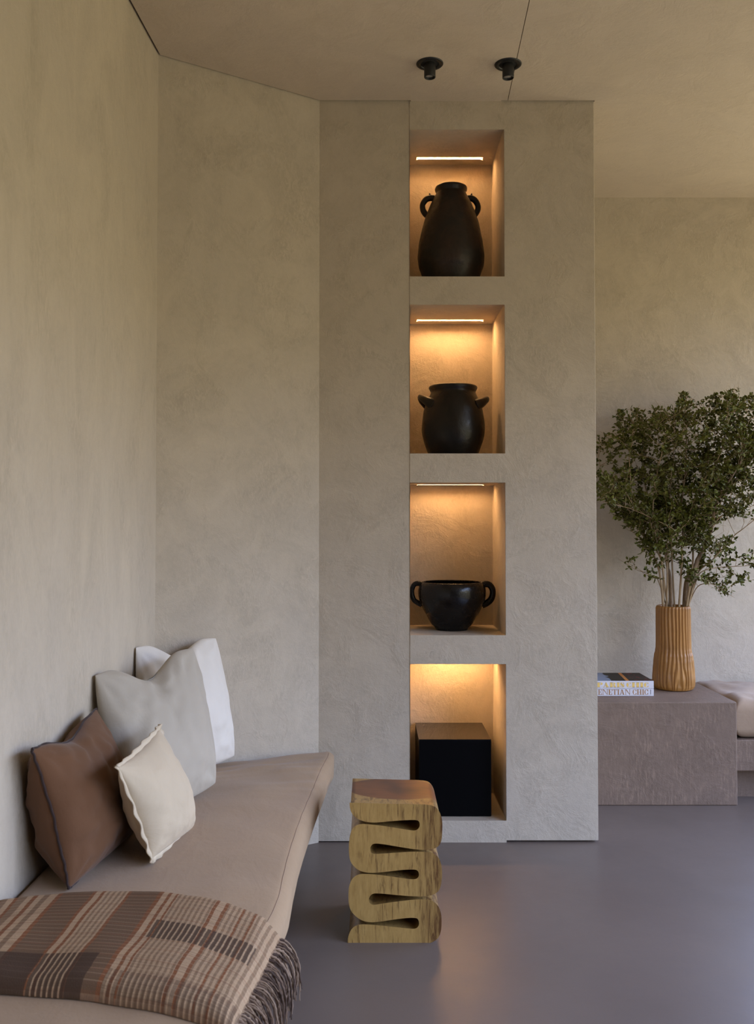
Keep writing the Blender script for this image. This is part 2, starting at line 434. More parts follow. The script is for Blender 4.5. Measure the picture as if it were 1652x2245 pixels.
# middle column front
zs = [0.0]
for a, b in reversed(NZ): zs += [a, b]
zs.append(CEIL+.03)
for i in range(0, len(zs), 2):
    F4((NX0, D, zs[i]), (NX1, D, zs[i]), (NX1, D, zs[i+1]), (NX0, D, zs[i+1]))
SLX0, SLX1, SLY0, SLY1 = .196, .488, 3.980, 4.002
rs = random.Random(3)
for (z0, z1) in NZ:
    F4((NX0, D, z0), (NX0, NB, z0), (NX1, NB, z0), (NX1, D, z0))
    F4((NX0, D, z0), (NX0, D, z1), (NX0, NB, z1), (NX0, NB, z0))
    F4((NX1, D, z0), (NX1, NB, z0), (NX1, NB, z1), (NX1, D, z1))
    F4((NX0, NB, z0), (NX0, NB, z1), (NX1, NB, z1), (NX1, NB, z0))
    # niche ceiling with a hand-cut light slot near the back
    N = 26
    f0 = [(SLX0+(SLX1-SLX0)*k/N, SLY0+rs.uniform(-.0012, .0012), z1) for k in range(N+1)]
    f1 = [(SLX0+(SLX1-SLX0)*k/N, SLY1+rs.uniform(-.0012, .0012), z1) for k in range(N+1)]
    bm.faces.new([vv(NX0, D, z1), vv(NX1, D, z1)] + [vv(*p) for p in reversed(f0)])
    bm.faces.new([vv(NX1, NB, z1), vv(NX0, NB, z1)] + [vv(*p) for p in f1])
    bm.faces.new([vv(NX0, NB, z1), vv(NX0, D, z1), vv(*f0[0]), vv(*f1[0])])
    bm.faces.new([vv(NX1, D, z1), vv(NX1, NB, z1), vv(*f1[-1]), vv(*f0[-1])])
    up = lambda p: (p[0], p[1], p[2]+.03)
    for k in range(N):
        F4(f0[k], f0[k+1], up(f0[k+1]), up(f0[k])); F4(f1[k], f1[k+1], up(f1[k+1]), up(f1[k]))
        F4(up(f0[k]), up(f0[k+1]), up(f1[k+1]), up(f1[k]))
    F4(f0[0], f1[0], up(f1[0]), up(f0[0])); F4(f0[-1], f1[-1], up(f1[-1]), up(f0[-1]))
# side panels stand 2 mm behind the column, open shadow gap at the top
e = .0022
for x0, x1, zb in ((PX0, NX0, .005), (NX1, PX1, .008)):
    F4((x0, D+e, zb), (x1, D+e, zb), (x1, D+e, CEIL+.03), (x0, D+e, CEIL+.03))
    F4((x0, D+e, zb), (x1, D+e, zb), (x1, D+.03, zb), (x0, D+.03, zb))
    F4((x0, D+.03, 0), (x1, D+.03, 0), (x1, D+.03, zb), (x0, D+.03, zb))
for x in (NX0, NX1):
    F4((x, D, 0), (x, D+e, 0), (x, D+e, CEIL+.03), (x, D, CEIL+.03))
# right return back to the far wall, and a closed rear
F4((PX1, D+e, .008), (PX1, BACK, .008), (PX1, BACK, CEIL+.03), (PX1, D+e, CEIL+.03))
F4((PX1, D+.03, 0), (PX1, BACK, 0), (PX1, BACK, .008), (PX1, D+.03, .008))
F4((PX0, D+.03, 0), (PX0, BACK, 0), (PX0, BACK, CEIL+.03), (PX0, D+.03, CEIL+.03))
F4((PX0, BACK, 0), (PX1, BACK, 0), (PX1, BACK, CEIL+.03), (PX0, BACK, CEIL+.03))
F4((PX0, D+e, CEIL+.03), (PX1, D+e, CEIL+.03), (PX1, BACK, CEIL+.03), (PX0, BACK, CEIL+.03))
me = bpy.data.meshes.new('wall_niche'); bm.normal_update(); bm.to_mesh(me); bm.free()
wn_ = bpy.data.objects.new('wall_niche', me); COL.objects.link(wn_); me.materials.append(M['plaster'])
wn_['kind'] = 'structure'; wn_['category'] = 'wall'; wn_['label'] = 'plaster wall with four lit niches one above another'
bevel(wn_, .0035, 2, 60)

# strip lights inside the slots
names = ['topmost', 'second from the top', 'third from the top', 'lowest']
LEDV = [48, 76, 50, 88]
for i, (z0, z1) in enumerate(NZ):
    tm = LED.m.copy(); tm.name = 'led_glow_niche'
    tm.node_tree.nodes['Principled BSDF'].inputs['Emission Strength'].default_value = LEDV[i]
    r = thing('strip_light', 'warm glowing light strip set in the ceiling of the %s niche' % names[i], 'light', ((SLX0+SLX1)/2, (SLY0+SLY1)/2, z1+.029), 'niche strip lights')
    dz_ = (.012, .007, .008, .007)[i]
    bm = bmesh.new(); box(bm, SLX0+.003, SLX1-.003, SLY0+.002, SLY1-.002, z1+dz_+.004, z1+.029); obj('channel', bm, M['black'], r)
    bm = bmesh.new(); box(bm, SLX0+.005, SLX1-.005, SLY0+.003, SLY1-.003, z1+dz_, z1+dz_+.0038); obj('diffuser', bm, tm, r)

# ceiling spots
for (px, py, lab) in ((941.7, 139.6, 'black ceiling spotlight on the plain plaster, left of the pair'), (1113.2, 141.0, 'black ceiling spotlight overlapping the ceiling joint, right of the pair')):
    c = atZ(px, py, CEIL)
    r = thing('ceiling_spotlight', lab, 'spotlight', (c.x, c.y, CEIL), 'ceiling spotlights')
    bm = bmesh.new()
    lathe(bm, [(.034, CEIL+.006), (.034, CEIL-.0035), (.0485, CEIL-.0035), (.0505, CEIL-.0015), (.0505, CEIL)], c, 48)
    obj('trim_ring', bm, M['black'], r, True)
    bm = bmesh.new(); rg = lathe(bm, [(.034, CEIL-.001), (.0215, CEIL-.0008)], c, 48); obj('recess', bm, M['void'], r)
    bm = bmesh.new()
    lathe(bm, [(.0215, CEIL-.001), (.0215, CEIL-.051), (.0208, CEIL-.0525), (.0185, CEIL-.0525), (.0178, CEIL-.051), (.0175, CEIL-.036)], c, 48)
    obj('barrel', bm, M['black'], r, True)
    bm = bmesh.new(); rg = lathe(bm, [(.0002, CEIL-.0470), (.010, CEIL-.0462), (.0172, CEIL-.0445)], c, 32); obj('lens', bm, M['lens'], r, True)

# ------------------------------------------------------------------ left bench and mattress
bm = bmesh.new()
prism(bm, [(LW(.6)+.001, .6), (-.30, .6), (-.285, 3.0), (-.275, 3.61), (-.7845, 3.302)], .165, .288)
o = bevel(obj('floating_bench', bm, M['plaster']), .006)
tag(o, 'plaster bench slab floating along the left wall under the mattress', 'bench')

MZ0, MZE, MZC = .290, .384, .412     # bottom, edge, crown
seam_px = [(720, 1658), (705, 1688), (690, 1723), (676, 1756), (662, 1792), (648, 1830), (635, 1870), (623, 1918), (612, 1971), (599, 2000), (586, 2026)]
edge = [(-.262, .6), (-.256, 1.2)]
sp = [atZ(x, y, MZE) for x, y in reversed(seam_px)]
edge += [(p.x+.010, p.y) for p in sp]
def interp(tab, y):
    if y <= tab[0][1]: return tab[0][0]
    for (x0, y0), (x1, y1) in zip(tab, tab[1:]):
        if y <= y1: return x0 + (x1-x0)*(y-y0)/max(1e-6, y1-y0)
    return tab[-1][0]

R_EDGE = lambda y: interp(edge, y) + .012
FAR0 = Vector((-.782, 3.300)); FAR1 = Vector((-.150, 3.642))
def mat_pt(s, tt):
    # s 0..1 near to far, tt 0..1 wall to edge
    fx = FAR0.lerp(FAR1, tt); yn = .6
    y = yn + (fx.y - yn)*s
    xl = LW(y)+.004; xr = R_EDGE(min(y, 3.56))
    x = xl + (xr-xl)*tt
    bl = max(0, (s-.86)/.14)**2
    return Vector((x*(1-bl)+fx.x*bl if tt > 0 else x, y))
def edist(p):
    d_r = R_EDGE(min(p.y, 3.56)) - p.x
    d_l = p.x - LW(p.y) - .004
    n = Vector((-(FAR1-FAR0).y, (FAR1-FAR0).x)).normalized()
    d_f = -(Vector((p.x, p.y))-FAR0).dot(n)
    return max(0, d_r), max(0, d_l), max(0, d_f)
def mtop(x, y):
    d_r, d_l, d_f = edist(Vector((x, y)))
    def rnd(d, R): q = min(1, d/R); return math.sqrt(max(0, 1-(1-q)**2))
    k = rnd(d_r, .035)*.04 - .04 + (rnd(d_l, .03) - 1)*.02 + (rnd(d_f, .05)-1)*.03
    W = .29
    crown = (1-(1-min(1, d_r/W))**2)*(1-(1-min(1, d_f/.45))**2*.8)
    wr = .0035*noise.noise(Vector((x*9, y*3, 1.3))) + .011*noise.noise(Vector((x*3+y*5, y*17-x*9, 4.1)))*max(0, 1-abs(y-3.30)/.38)
    wr += .004*noise.noise(Vector((x*4, y*7, 9.0)))*min(1, d_r/.05)
    return MZE + k + (MZC-MZE)*crown + wr*min(1, d_r/.03)
def mbot(x, y):
    d_r, d_l, d_f = edist(Vector((x, y)))
    def rnd(d, R): q = min(1, d/R); return math.sqrt(max(0, 1-(1-q)**2))
    return MZ0 + (1-rnd(d_r, .03))*.028 + (1-rnd(d_f, .04))*.03
ns, nt = 150, 60
ss = [1-(1-i/ns)**1.5 for i in range(ns+1)]
ts = [.5-.5*math.cos(PI*j/nt) for j in range(nt+1)]
bm = bmesh.new()
top = []; bot = []
for s in ss:
    rt, rb = [], []
    for q in ts:
        p = mat_pt(s, q)
        rt.append(bm.verts.new((p.x, p.y, mtop(p.x, p.y)))); rb.append(bm.verts.new((p.x, p.y, mbot(p.x, p.y))))
    top.append(rt); bot.append(rb)
for i in range(ns):
    for j in range(nt):
        bm.faces.new((top[i][j], top[i][j+1], top[i+1][j+1], top[i+1][j])); bm.faces.new((bot[i][j], bot[i+1][j], bot[i+1][j+1], bot[i][j+1]))
for i in range(ns):
    for j in (0, nt): bm.faces.new((top[i][j], top[i+1][j], bot[i+1][j], bot[i][j]))
for j in range(nt):
    for i in (0, ns): bm.faces.new((top[i][j], top[i][j+1], bot[i][j+1], bot[i][j]))
mroot = thing('bench_mattress', 'long beige linen mattress on the floating bench along the left wall', 'mattress', (-.5, 2.2, MZ0))
obj('cover', bm, M['mattress'], mroot, True)
bm = bmesh.new()
pts = []
for k in range(160):
    y = .7 + (3.57-.7)*k/159
    x = R_EDGE(y) - .024 + .0004*math.sin(k*.9)
    pts.append((x, y, mtop(x, y)+.0002))
tube(bm, pts, .0008, 5)
so = obj('seam', bm, M['seam'], mroot, True); so['label'] = 'thin brown stitched seam along the front edge'

# ------------------------------------------------------------------ pillows
def pillow(name, label, TL, TR, BL, BR, thick, mat, seed, edge_mat=None, edge_kind=None, chop=0.0, bow=.05, n=56, wr=.009, rnd=.0, back=1.0, exp=.5):
    TL, TR, BL, BR = [Vector(p) for p in (TL, TR, BL, BR)]
    c = (TL+TR+BL+BR)/4
    nrm = (TR-TL).cross(BL-TL); nrm.normalize()
    if nrm.x < 0: nrm = -nrm
    rt = thing(name, label, 'pillow', (c.x, c.y, min(BL.z, BR.z)), 'pillows on the bench')
    ux = ((TR-TL)+(BR-BL)).normalized(); uy = ((TL-BL)+(TR-BR)).normalized()
    W = ((TR-TL).length+(BR-BL).length)/2; H = ((TL-BL).length+(TR-BR).length)/2
    def mid(u, v):      # u,v in -1..1 ; v up
        k_ = 1 - rnd*(u*u*v*v)**1.5; u *= k_; v *= k_
        a, b = (u+1)/2, (v+1)/2
        p = BL*(1-a)*(1-b) + BR*a*(1-b) + TL*(1-a)*b + TR*a*b
        p = p - ux*(u*abs(u)**1*W*.5*bow*(1-v*v)) - uy*(v*abs(v)*H*.5*bow*(1-u*u)*(1 if v > 0 else .4))
        if chop and v > -.2:
            w = max(0, 1-abs(u+.05)/.70); w = w*w*(3-2*w)
            p = p - uy*chop*w*((v+.2)/1.2)**2
        return p
    def side(u, v, sg):
        e = max(0, (1-u*u))*max(0, (1-v*v))
        h = thick*.5*(e**exp)
        q = Vector((u*2.2+seed, v*2.2, sg*3.0))
        h += wr*noise.noise(q*1.3)*min(1, e*3) + wr*.7*noise.noise(q*3.1)*min(1, e*4)
        # radiating gathers near the corners
        for cu, cv in ((-1,-1),(-1,1),(1,-1),(1,1)):
            dxx, dyy = u-cu, v-cv; d = math.hypot(dxx, dyy)
            if d < .9 and d > .02:
                h += wr*.45*math.sin(math.atan2(dyy, dxx)*11+seed*3+cu*2)*max(0, 1-d/.9)*min(1, d*4)*min(1, e*8)
        if chop and v > -.4:
            w = max(0, 1-abs(u+.05)/.35)
            h -= chop*.35*w*w*((v+.4)/1.4)
        if chop:
            h += .006*math.sin((u*1.5+abs(v-1.2)*.6)*13+seed)*max(0, v+.1)*max(0, 1-abs(u)/.8)*min(1, e*6)
        h *= 1.0 - .25*v if v > 0 else 1.0
        if sg < 0: h *= back
        p = mid(u, v) + nrm*(h*sg)
        if p.x < LW(p.y)+.008: p.x = LW(p.y)+.008
        return p
    cs = [math.sin(PI/2*(-1+2*i/n)) for i in range(n+1)]
    bm = bmesh.new()
    A = [[None]*(n+1) for _ in range(n+1)]; B = [[None]*(n+1) for _ in range(n+1)]
    for i, u in enumerate(cs):
        for j, v in enumerate(cs):
            brd = i in (0, n) or j in (0, n)
            A[i][j] = bm.verts.new(side(u, v, 1))
            B[i][j] = A[i][j] if brd else bm.verts.new(side(u, v, -1))
    for i in range(n):
        for j in range(n):
            bm.faces.new((A[i][j], A[i+1][j], A[i+1][j+1], A[i][j+1])); bm.faces.new((B[i][j], B[i][j+1], B[i+1][j+1], B[i+1][j]))
    obj('cushion', bm, mat, rt, True)
    if edge_mat:
        loop = [mid(u, 1) for u in cs] + [mid(1, v) for v in reversed(cs[:-1])] + [mid(u, -1) for u in reversed(cs[:-1])] + [mid(-1, v) for v in cs[1:-1]]
        m = len(loop)
        cen = mid(0, 0)
        if edge_kind == 'cord':
            bm = bmesh.new()
            pts = [p + nrm*(.004*noise.noise(Vector((i*.35, seed, 0)))) + (p-cen).normalized()*.003*noise.noise(Vector((i*.5, seed, 5))) for i, p in enumerate(loop)]
            tube(bm, pts+[pts[0]], .0034, 6)
            eo = obj('edging', bm, edge_mat, rt, True); eo['label'] = 'dark stitched edging'
        else:
            bm = bmesh.new(); wd = .014
            out, inn = [], []
            for i, p in enumerate(loop):
                d = (p-cen); d = (d - nrm*d.dot(nrm)).normalized()
                wv = .0035*math.sin(i*.8+seed)+.005*noise.noise(Vector((i*.21, seed, 2)))
                out.append((p + d*wd + nrm*(wv+.0018), p + d*wd + nrm*(wv-.0018)))
                inn.append((p - d*.006 + nrm*.0022, p - d*.006 - nrm*.0022))
            ov = [(bm.verts.new(a), bm.verts.new(b)) for a, b in out]; iv = [(bm.verts.new(a), bm.verts.new(b)) for a, b in inn]
            for i in range(m):
                k = (i+1) % m
                bm.faces.new((iv[i][0], iv[k][0], ov[k][0], ov[i][0])); bm.faces.new((ov[i][0], ov[k][0], ov[k][1], ov[i][1]))
                bm.faces.new((ov[i][1], ov[k][1], iv[k][1], iv[i][1])); bm.faces.new((iv[i][0], iv[i][1], iv[k][1], iv[k][0]))
            eo = obj('flange', bm, edge_mat, rt, True); eo['label'] = 'pale wavy flanged edge'
    return rt

pillow('pillow', 'white square pillow leaning into the wall corner behind the grey-beige pillow',
       atY(290, 1413, 3.06), atY(476, 1392, 3.41), (-.742, 3.03, .405), atY(519, 1662, 3.37), .16, M['white'], 1.0, chop=.05, bow=.035, rnd=.05)
pillow('pillow', 'large grey-beige linen pillow with a dented top, in front of the white pillow',
       atY(200, 1474, 2.66), atY(427, 1412, 3.08), (-.70, 2.60, .405), atY(478, 1722, 2.985), .18, M['beige'], 2.3, chop=.062, bow=.03, rnd=.05)
pillow('pillow', 'dark brown linen pillow with near-black stitched edges against the left wall',
       atY(70, 1643, 2.13), atY(211, 1554, 2.60), atY(151, 1948, 2.17), (-.672, 2.62, .405), .18, M['brown'], 3.7, M['edging'], 'cord', chop=.025, bow=.06, back=1.35)
pillow('pillow', 'small cream linen pillow with a wavy flanged edge, in front of the brown pillow',
       atY(258, 1682, 2.24), atY(350, 1596, 2.62), atY(333, 1882, 2.335), (-.515, 2.66, .40), .14, M['cream'], 5.1, M['flange'], 'flange', bow=.06, wr=.004)

# ------------------------------------------------------------------ plaid throw with a fringe
far_tab = [(-.90, 2.02), (-.84, 2.052), (-.76, 2.088), (-.692, 2.106), (-.55, 2.115), (-.473, 2.112), (-.372, 2.092), (-.27, 2.058), (-.20, 2.028), (-.15, 2.01)]
near_tab = [(-.90, 1.72), (-.68, 1.695), (-.5, 1.672), (-.30, 1.625), (-.2, 1.59), (-.15, 1.575)]
def tabx(tab, x):
    for (x0, y0), (x1, y1) in zip(tab, tab[1:]):
        if x <= x1: return y0 + (y1-y0)*(x-x0)/(x1-x0)
    return tab[-1][1]
TT = .030
def blk(u, v, under=False):
    # u 0..1 from the wall to the fringe; v 0..1 near to far
    x_l = LW(1.9)+.03
    yy = 1.75
    L = -.192 - x_l
    x = x_l + L*u - .045*u*(1-v)
    y = tabx(near_tab, x)*(1-v) + tabx(far_tab, x)*v
    wob = .005*noise.noise(Vector((x*7, y*7, 2)))
    xe = R_EDGE(y)
    zz = mtop(min(x, xe-.020), y)
    if x > xe-.020: zz -= (x-(xe-.020))**1*.75
    e = min(1, (1-abs(2*v-1))/.16); rr = math.sqrt(max(0, 1-(1-e)**2))
    eu = min(1, (1-u)/.10); ru = .35 + .65*math.sqrt(max(0, 1-(1-eu)**2))
    h = TT*rr*ru*(1+.25*noise.noise(Vector((x*5, y*6, 7)))) + wob*rr
    # soft fold ridge running across the throw
    h += .004*math.exp(-((v-.22-.05*u)/.10)**2)*min(1, u*3)*(1 if u < .7 else max(0, (1-u)/.3))
    if under: return Vector((x, y, zz + .002))
    return Vector((x, y, zz + .003 + h))
nu, nv = 110, 60
bm = bmesh.new(); uvl = bm.loops.layers.uv.new('UVMap')
vsx = [.5-.5*math.cos(PI*j/nv) for j in range(nv+1)]
T = [[bm.verts.new(blk(i/nu, vsx[j])) for j in range(nv+1)] for i in range(nu+1)]
U_ = [[bm.verts.new(blk(i/nu, vsx[j], True)) for j in range(nv+1)] for i in range(nu+1)]
def uvf(vs, uvs):
    f = bm.faces.new(vs)
    for l, q in zip(f.loops, uvs): l[uvl].uv = q
for i in range(nu):
    for j in range(nv):
        q = [(i/nu, vsx[j]), ((i+1)/nu, vsx[j]), ((i+1)/nu, vsx[j+1]), (i/nu, vsx[j+1])]
        uvf((T[i][j], T[i+1][j], T[i+1][j+1], T[i][j+1]), q)
        uvf((U_[i][j], U_[i][j+1], U_[i+1][j+1], U_[i+1][j]), [q[0], q[3], q[2], q[1]])
for i in range(nu):
    for j in (0, nv):
        uvf((T[i][j], T[i+1][j], U_[i+1][j], U_[i][j]), [(i/nu, vsx[j]), ((i+1)/nu, vsx[j])]*1+[((i+1)/nu, vsx[j]), (i/nu, vsx[j])])
for j in range(nv):
    for i in (0, nu):
        uvf((T[i][j], T[i][j+1], U_[i][j+1], U_[i][j]), [(i/nu, vsx[j]), (i/nu, vsx[j+1]), (i/nu, vsx[j+1]), (i/nu, vsx[j])])
thr = thing('throw_blanket', 'folded brown plaid wool throw with a fringe, laid across the mattress in the foreground', 'blanket', (-.5, 1.85, .41))
obj('wool_cloth', bm, M['plaid'], thr, True)
rt = random.Random(11)
for k in range(99):
    v = .015 + .97*(k+rt.uniform(-.6, .6))/98
    p = blk(.992, min(.985, max(.015, v)))
    base = p + Vector((-.004, 0, -.003*rt.random()))
    ln = rt.uniform(.085, .125); spread = rt.uniform(-.018, .018); o1 = rt.uniform(.018, .040)
    yd = rt.uniform(-.02, .015)
    pts = [base, base+Vector((o1*.5, spread*.25, -.006)), base+Vector((o1, spread*.5+yd*.3, -.026)),
           base+Vector((o1+.010, spread*.8+yd*.6, -.058)), base+Vector((o1+.012+rt.uniform(-.006, .006), spread+yd, -ln))]
    pts = catmull(pts, 6)
    pts = [tuple(Vector(q)+Vector((rt.gauss(0, .0007), rt.gauss(0, .0010), 0))*min(1, i/6)) for i, q in enumerate(pts)]
    r0 = rt.uniform(.0011, .0021)
    rr = [r0*(1+.22*math.sin(i*1.9+k))*(1 if i < len(pts)-3 else .75) for i in range(len(pts))]
    bm = bmesh.new(); tube(bm, pts, rr, 6)
    obj('tassel', bm, M['yarn'][rt.choice([0, 0, 1, 1, 2])], thr, True)

# ------------------------------------------------------------------ serpentine stool
SY = 2.812
zp = lambda a, b: (740+a/5.612, 1690+b/5.612)
OUT = [(160,410),(380,416),(600,422),(850,428),(1030,432),(1130,440),(1190,460),(1235,510),(1262,580),(1272,660),(1270,760),(1262,850),(1240,905),(1200,938),(1140,956),(1060,962),
 (960,955),(850,940),(700,915),(560,892),(470,884),(425,893),(396,925),(384,965),(392,1005),(415,1030),(460,1041),(560,1036),(700,1026),(850,1016),(1000,1012),(1120,1020),
 (1190,1045),(1235,1095),(1260,1170),(1268,1260),(1262,1360),(1245,1440),(1215,1485),(1160,1515),(1080,1532),(980,1535),(850,1528),(700,1515),(560,1501),(460,1497),(410,1512),(378,1550),(367,1590),(377,1632),(405,1658),(450,1666),
 (560,1650),(700,1630),(850,1612),(980,1600),(1090,1602),(1170,1625),(1225,1680),(1255,1760),(1262,1850),(1258,1950),(1235,2030),(1190,2080),(1130,2108),(1060,2117),
 (800,2117),(500,2117),(250,2117),(133,2117),(140,2060),(160,2000),(190,1952),(235,1920),(300,1908),(420,1912),(560,1925),(700,1941),(850,1956),(930,1962),(980,1948),(1008,1912),(1014,1870),(1000,1825),(970,1804),(910,1797),
 (800,1805),(650,1825),(520,1845),(420,1852),(330,1840),(260,1805),(200,1750),(168,1700),(152,1640),(147,1560),(150,1460),(162,1400),(192,1340),(240,1302),(300,1288),(420,1290),(560,1305),(700,1325),(850,1346),(930,1352),(980,1340),(1008,1305),(1012,1268),(998,1230),(965,1208),(900,1203),
 (780,1210),(620,1228),(480,1242),(370,1242),(280,1220),(215,1175),(175,1120),(157,1060),(151,960),(156,860),(170,780),(197,720),(242,685),(310,672),(420,680),(560,696),(700,718),(850,743),(935,752),(985,738),(1016,700),(1023,660),(1012,622),(982,600),(920,593),
 (800,598),(650,609),(520,622),(420,625),(320,610),(240,575),(190,525),(167,470)]
corner = {0, OUT.index((133, 2117))}
pl = [tuple(atY(*zp(a, b), SY)) for a, b in OUT]
dense = []
N = len(pl)
for i in range(N):
    p0, p1, p2, p3 = pl[(i-1)%N], pl[i], pl[(i+1)%N], pl[(i+2)%N]
    if i in corner: p0 = p1
    if (i+1) % N in corner: p3 = p2
    for k in range(3):
        tq = k/3
        dense.append(tuple(0.5*((2*b)+(-a+c)*tq+(2*a-5*b+4*c-d)*tq*tq+(-a+3*b-3*c+d)*tq**3) for a,b,c,d in zip(p0,p1,p2,p3)))
SD = .282
# level the bottom on the floor
zmin = min(p[2] for p in dense)
bm = bmesh.new()
fr = [bm.verts.new((p[0], SY, p[2]-zmin+.0005)) for p in dense]; bk = [bm.verts.new((p[0], SY+SD, p[2]-zmin+.0005)) for p in dense]
f1 = bm.faces.new(fr); f2 = bm.faces.new(bk)
m = len(dense)
for i in range(m):
    f = bm.faces.new((fr[i], fr[(i+1)%m], bk[(i+1)%m], bk[i])); f.smooth = True
bm.normal_update()
ed = [e for f in (f1, f2) for e in f.edges]
bmesh.ops.bevel(bm, geom=ed, offset=.0036, segments=3, profile=.5, affect='EDGES')
o = obj('serpentine_stool', bm, M['stool'], None, False)
for p in o.data.polygons: p.use_smooth = len(p.vertices) <= 4
tag(o, 'wooden stool carved as a folded ribbon with dark heartwood seat on the floor', 'stool')

# ------------------------------------------------------------------ pottery
def prof_from(pts, off_, cx, Y, zf, inner=.008, rim_out=None):
    pr = []
    for (y, hw) in pts:
        q = atY(off_[0]+cx/5.908, off_[1]+y/5.908, Y); q2 = atY(off_[0]+(cx+hw)/5.908, off_[1]+y/5.908, Y)
        pr.append((q2.x-q.x, q.z))
    return pr
def pot_body(name, prof, c, mat, parent, rimz, seed, thick=.009):
    # prof bottom to top (outer); add base and inner wall
    z0 = prof[0][1]
    dense = catmull(prof, 6)
    inner = [(max(.001, r-thick), max(z, z0+.012)) for r, z in reversed(dense)]
    full = [(.0008, z0), (prof[0][0]*.55, z0)] + dense + [(dense[-1][0]-thick*.35, dense[-1][1]+.002)] + inner + [(.0008, z0+.012)]
    bm = bmesh.new(); lathe(bm, full, c, 72, .0022, seed)
    return obj(name, bm, mat, parent, True)

# tall jar in the top niche
Y1 = 3.885; zf = NZ[0][0]; off1 = (880, 260)
pr = prof_from([(2010, 385), (1930, 415), (1830, 431), (1750, 428), (1600, 407), (1430, 371), (1290, 334), (1200, 300), (1110, 262), (1040, 226), (990, 200), (968, 192), (950, 198), (925, 209), (905, 207), (893, 200)], off1, 637, Y1, zf)
c1 = atY(880+637/5.908, 400, Y1)
pr = [(.098, zf+.001), (.112, zf+.014)] + [p for p in pr if p[1] > zf+.025]
jar = thing('clay_jar', 'tall dark clay jar with two ring handles in the topmost niche', 'jar', (c1.x, Y1, zf))
pot_body('body', pr, (c1.x, Y1), M['clay1'], jar, 0, 1.0)
for sgn, path, knob in ((-1, [(420,1035),(372,1028),(312,1052),(272,1115),(276,1180),(305,1232),(345,1262)], (362,968)),
                  (1, [(845,1035),(893,1030),(950,1060),(985,1125),(985,1180),(962,1225),(925,1262)], (905,970))):
    bm = bmesh.new()
    P = [atY(880+a/5.908, 260+b/5.908, Y1) for a, b in path]
    tube(bm, catmull(P, 5), [.0120 + .004*abs(i/30-.5) for i in range(31)], 10)
    k = atY(880+knob[0]/5.908, 260+knob[1]/5.908, Y1); b0 = P[1]
    tube(bm, [b0, b0.lerp(k, .6), k], [.010, .0065, .003], 8)
    obj('handle', bm, M['clay1'], jar, True)

# round pot in the second niche
Y2 = 3.885; zf = NZ[1][0]; off2 = (880, 640)
pr = prof_from([(1990, 366), (1900, 392), (1800, 405), (1700, 402), (1560, 385), (1480, 364), (1400, 332), (1330, 298), (1300, 292), (1275, 302), (1252, 312), (1236, 312), (1226, 305)], off2, 664, Y2, zf)
c2 = atY(880+664/5.908, 800, Y2)
pr = [(.098, zf+.001), (.108, zf+.020)] + [p for p in pr if p[1] > zf+.035]
pot = thing('clay_pot', 'round black clay pot with two upturned lug handles in the second niche from the top', 'pot', (c2.x, Y2, zf))
pot_body('body', pr, (c2.x, Y2), M['clay2'], pot, 0, 2.0, .010)
for sgn, tip, root, root2 in ((-1, (236, 1345), (350, 1420), (310, 1480)), (1, (1105, 1372), (985, 1420), (1030, 1490))):
    T_ = atY(880+tip[0]/5.908, 640+tip[1]/5.908, Y2)
    R1 = atY(880+root[0]/5.908, 640+root[1]/5.908, Y2); R2 = atY(880+root2[0]/5.908, 640+root2[1]/5.908, Y2)
    rb = abs(R2.x-c2.x)
    P = []
    for a in (-34, -26, -13, 0, 13, 26, 34):
        w = abs(a)/34
        rad = abs(T_.x-c2.x)*(1-w*w) + (rb-.012)*w*w
        z = T_.z*(1-w**1.3) + (R2.z+.004)*w**1.3 - .004
        P.append((c2.x + sgn*rad*math.cos(math.radians(a)), Y2 + rad*math.sin(math.radians(a)), z))
    bm = bmesh.new(); cp = catmull(P, 5); n_ = len(cp)
    tube(bm, cp, [.009+.014*(abs(i/(n_-1)-.5)*2)**1.3 for i in range(n_)], 12, 1.2)
    obj('handle', bm, M['clay2'], pot, True)

# wide bowl in the third niche
Y3 = 3.905; zf = NZ[2][0]; off3 = (880, 1040)
zoff = lambda y: atY(1000, 1040+y/5.908, Y3).z
pr = prof_from([(1930, 268), (1850, 312), (1750, 368), (1650, 412), (1580, 432), (1500, 436), (1440, 424), (1408, 404), (1396, 394)], off3, 648, Y3, zf)
c3 = atY(880+648/5.908, 1250, Y3)
pr = [(.067, zf+.001), (.070, zf+.008)] + [p for p in pr if p[1] > zf+.022]
bowl = thing('clay_bowl', 'wide black clay bowl with two loop handles in the third niche from the top', 'bowl', (c3.x, Y3, zf))
pot_body('body', pr, (c3.x, Y3), M['clay3'], bowl, 0, 4.0, .010)
for sgn, path in ((-1, [(275,1425),(215,1412),(165,1428),(136,1490),(136,1560),(160,1625),(205,1660),(262,1690)]),
                  (1, [(1030,1430),(1090,1420),(1140,1435),(1176,1490),(1178,1560),(1155,1620),(1105,1665),(1040,1695)])):
    bm = bmesh.new(); P = [atY(880+a/5.908, 1040+b/5.908, Y3) for a, b in path]
    cp = catmull(P, 5); n_ = len(cp)
    tube(bm, cp, [(.0098 if sgn > 0 else .0075)+.003*abs(i/(n_-1)-.5) for i in range(n_)], 12, 1.3)
    obj('handle', bm, M['clay3'], bowl, True)

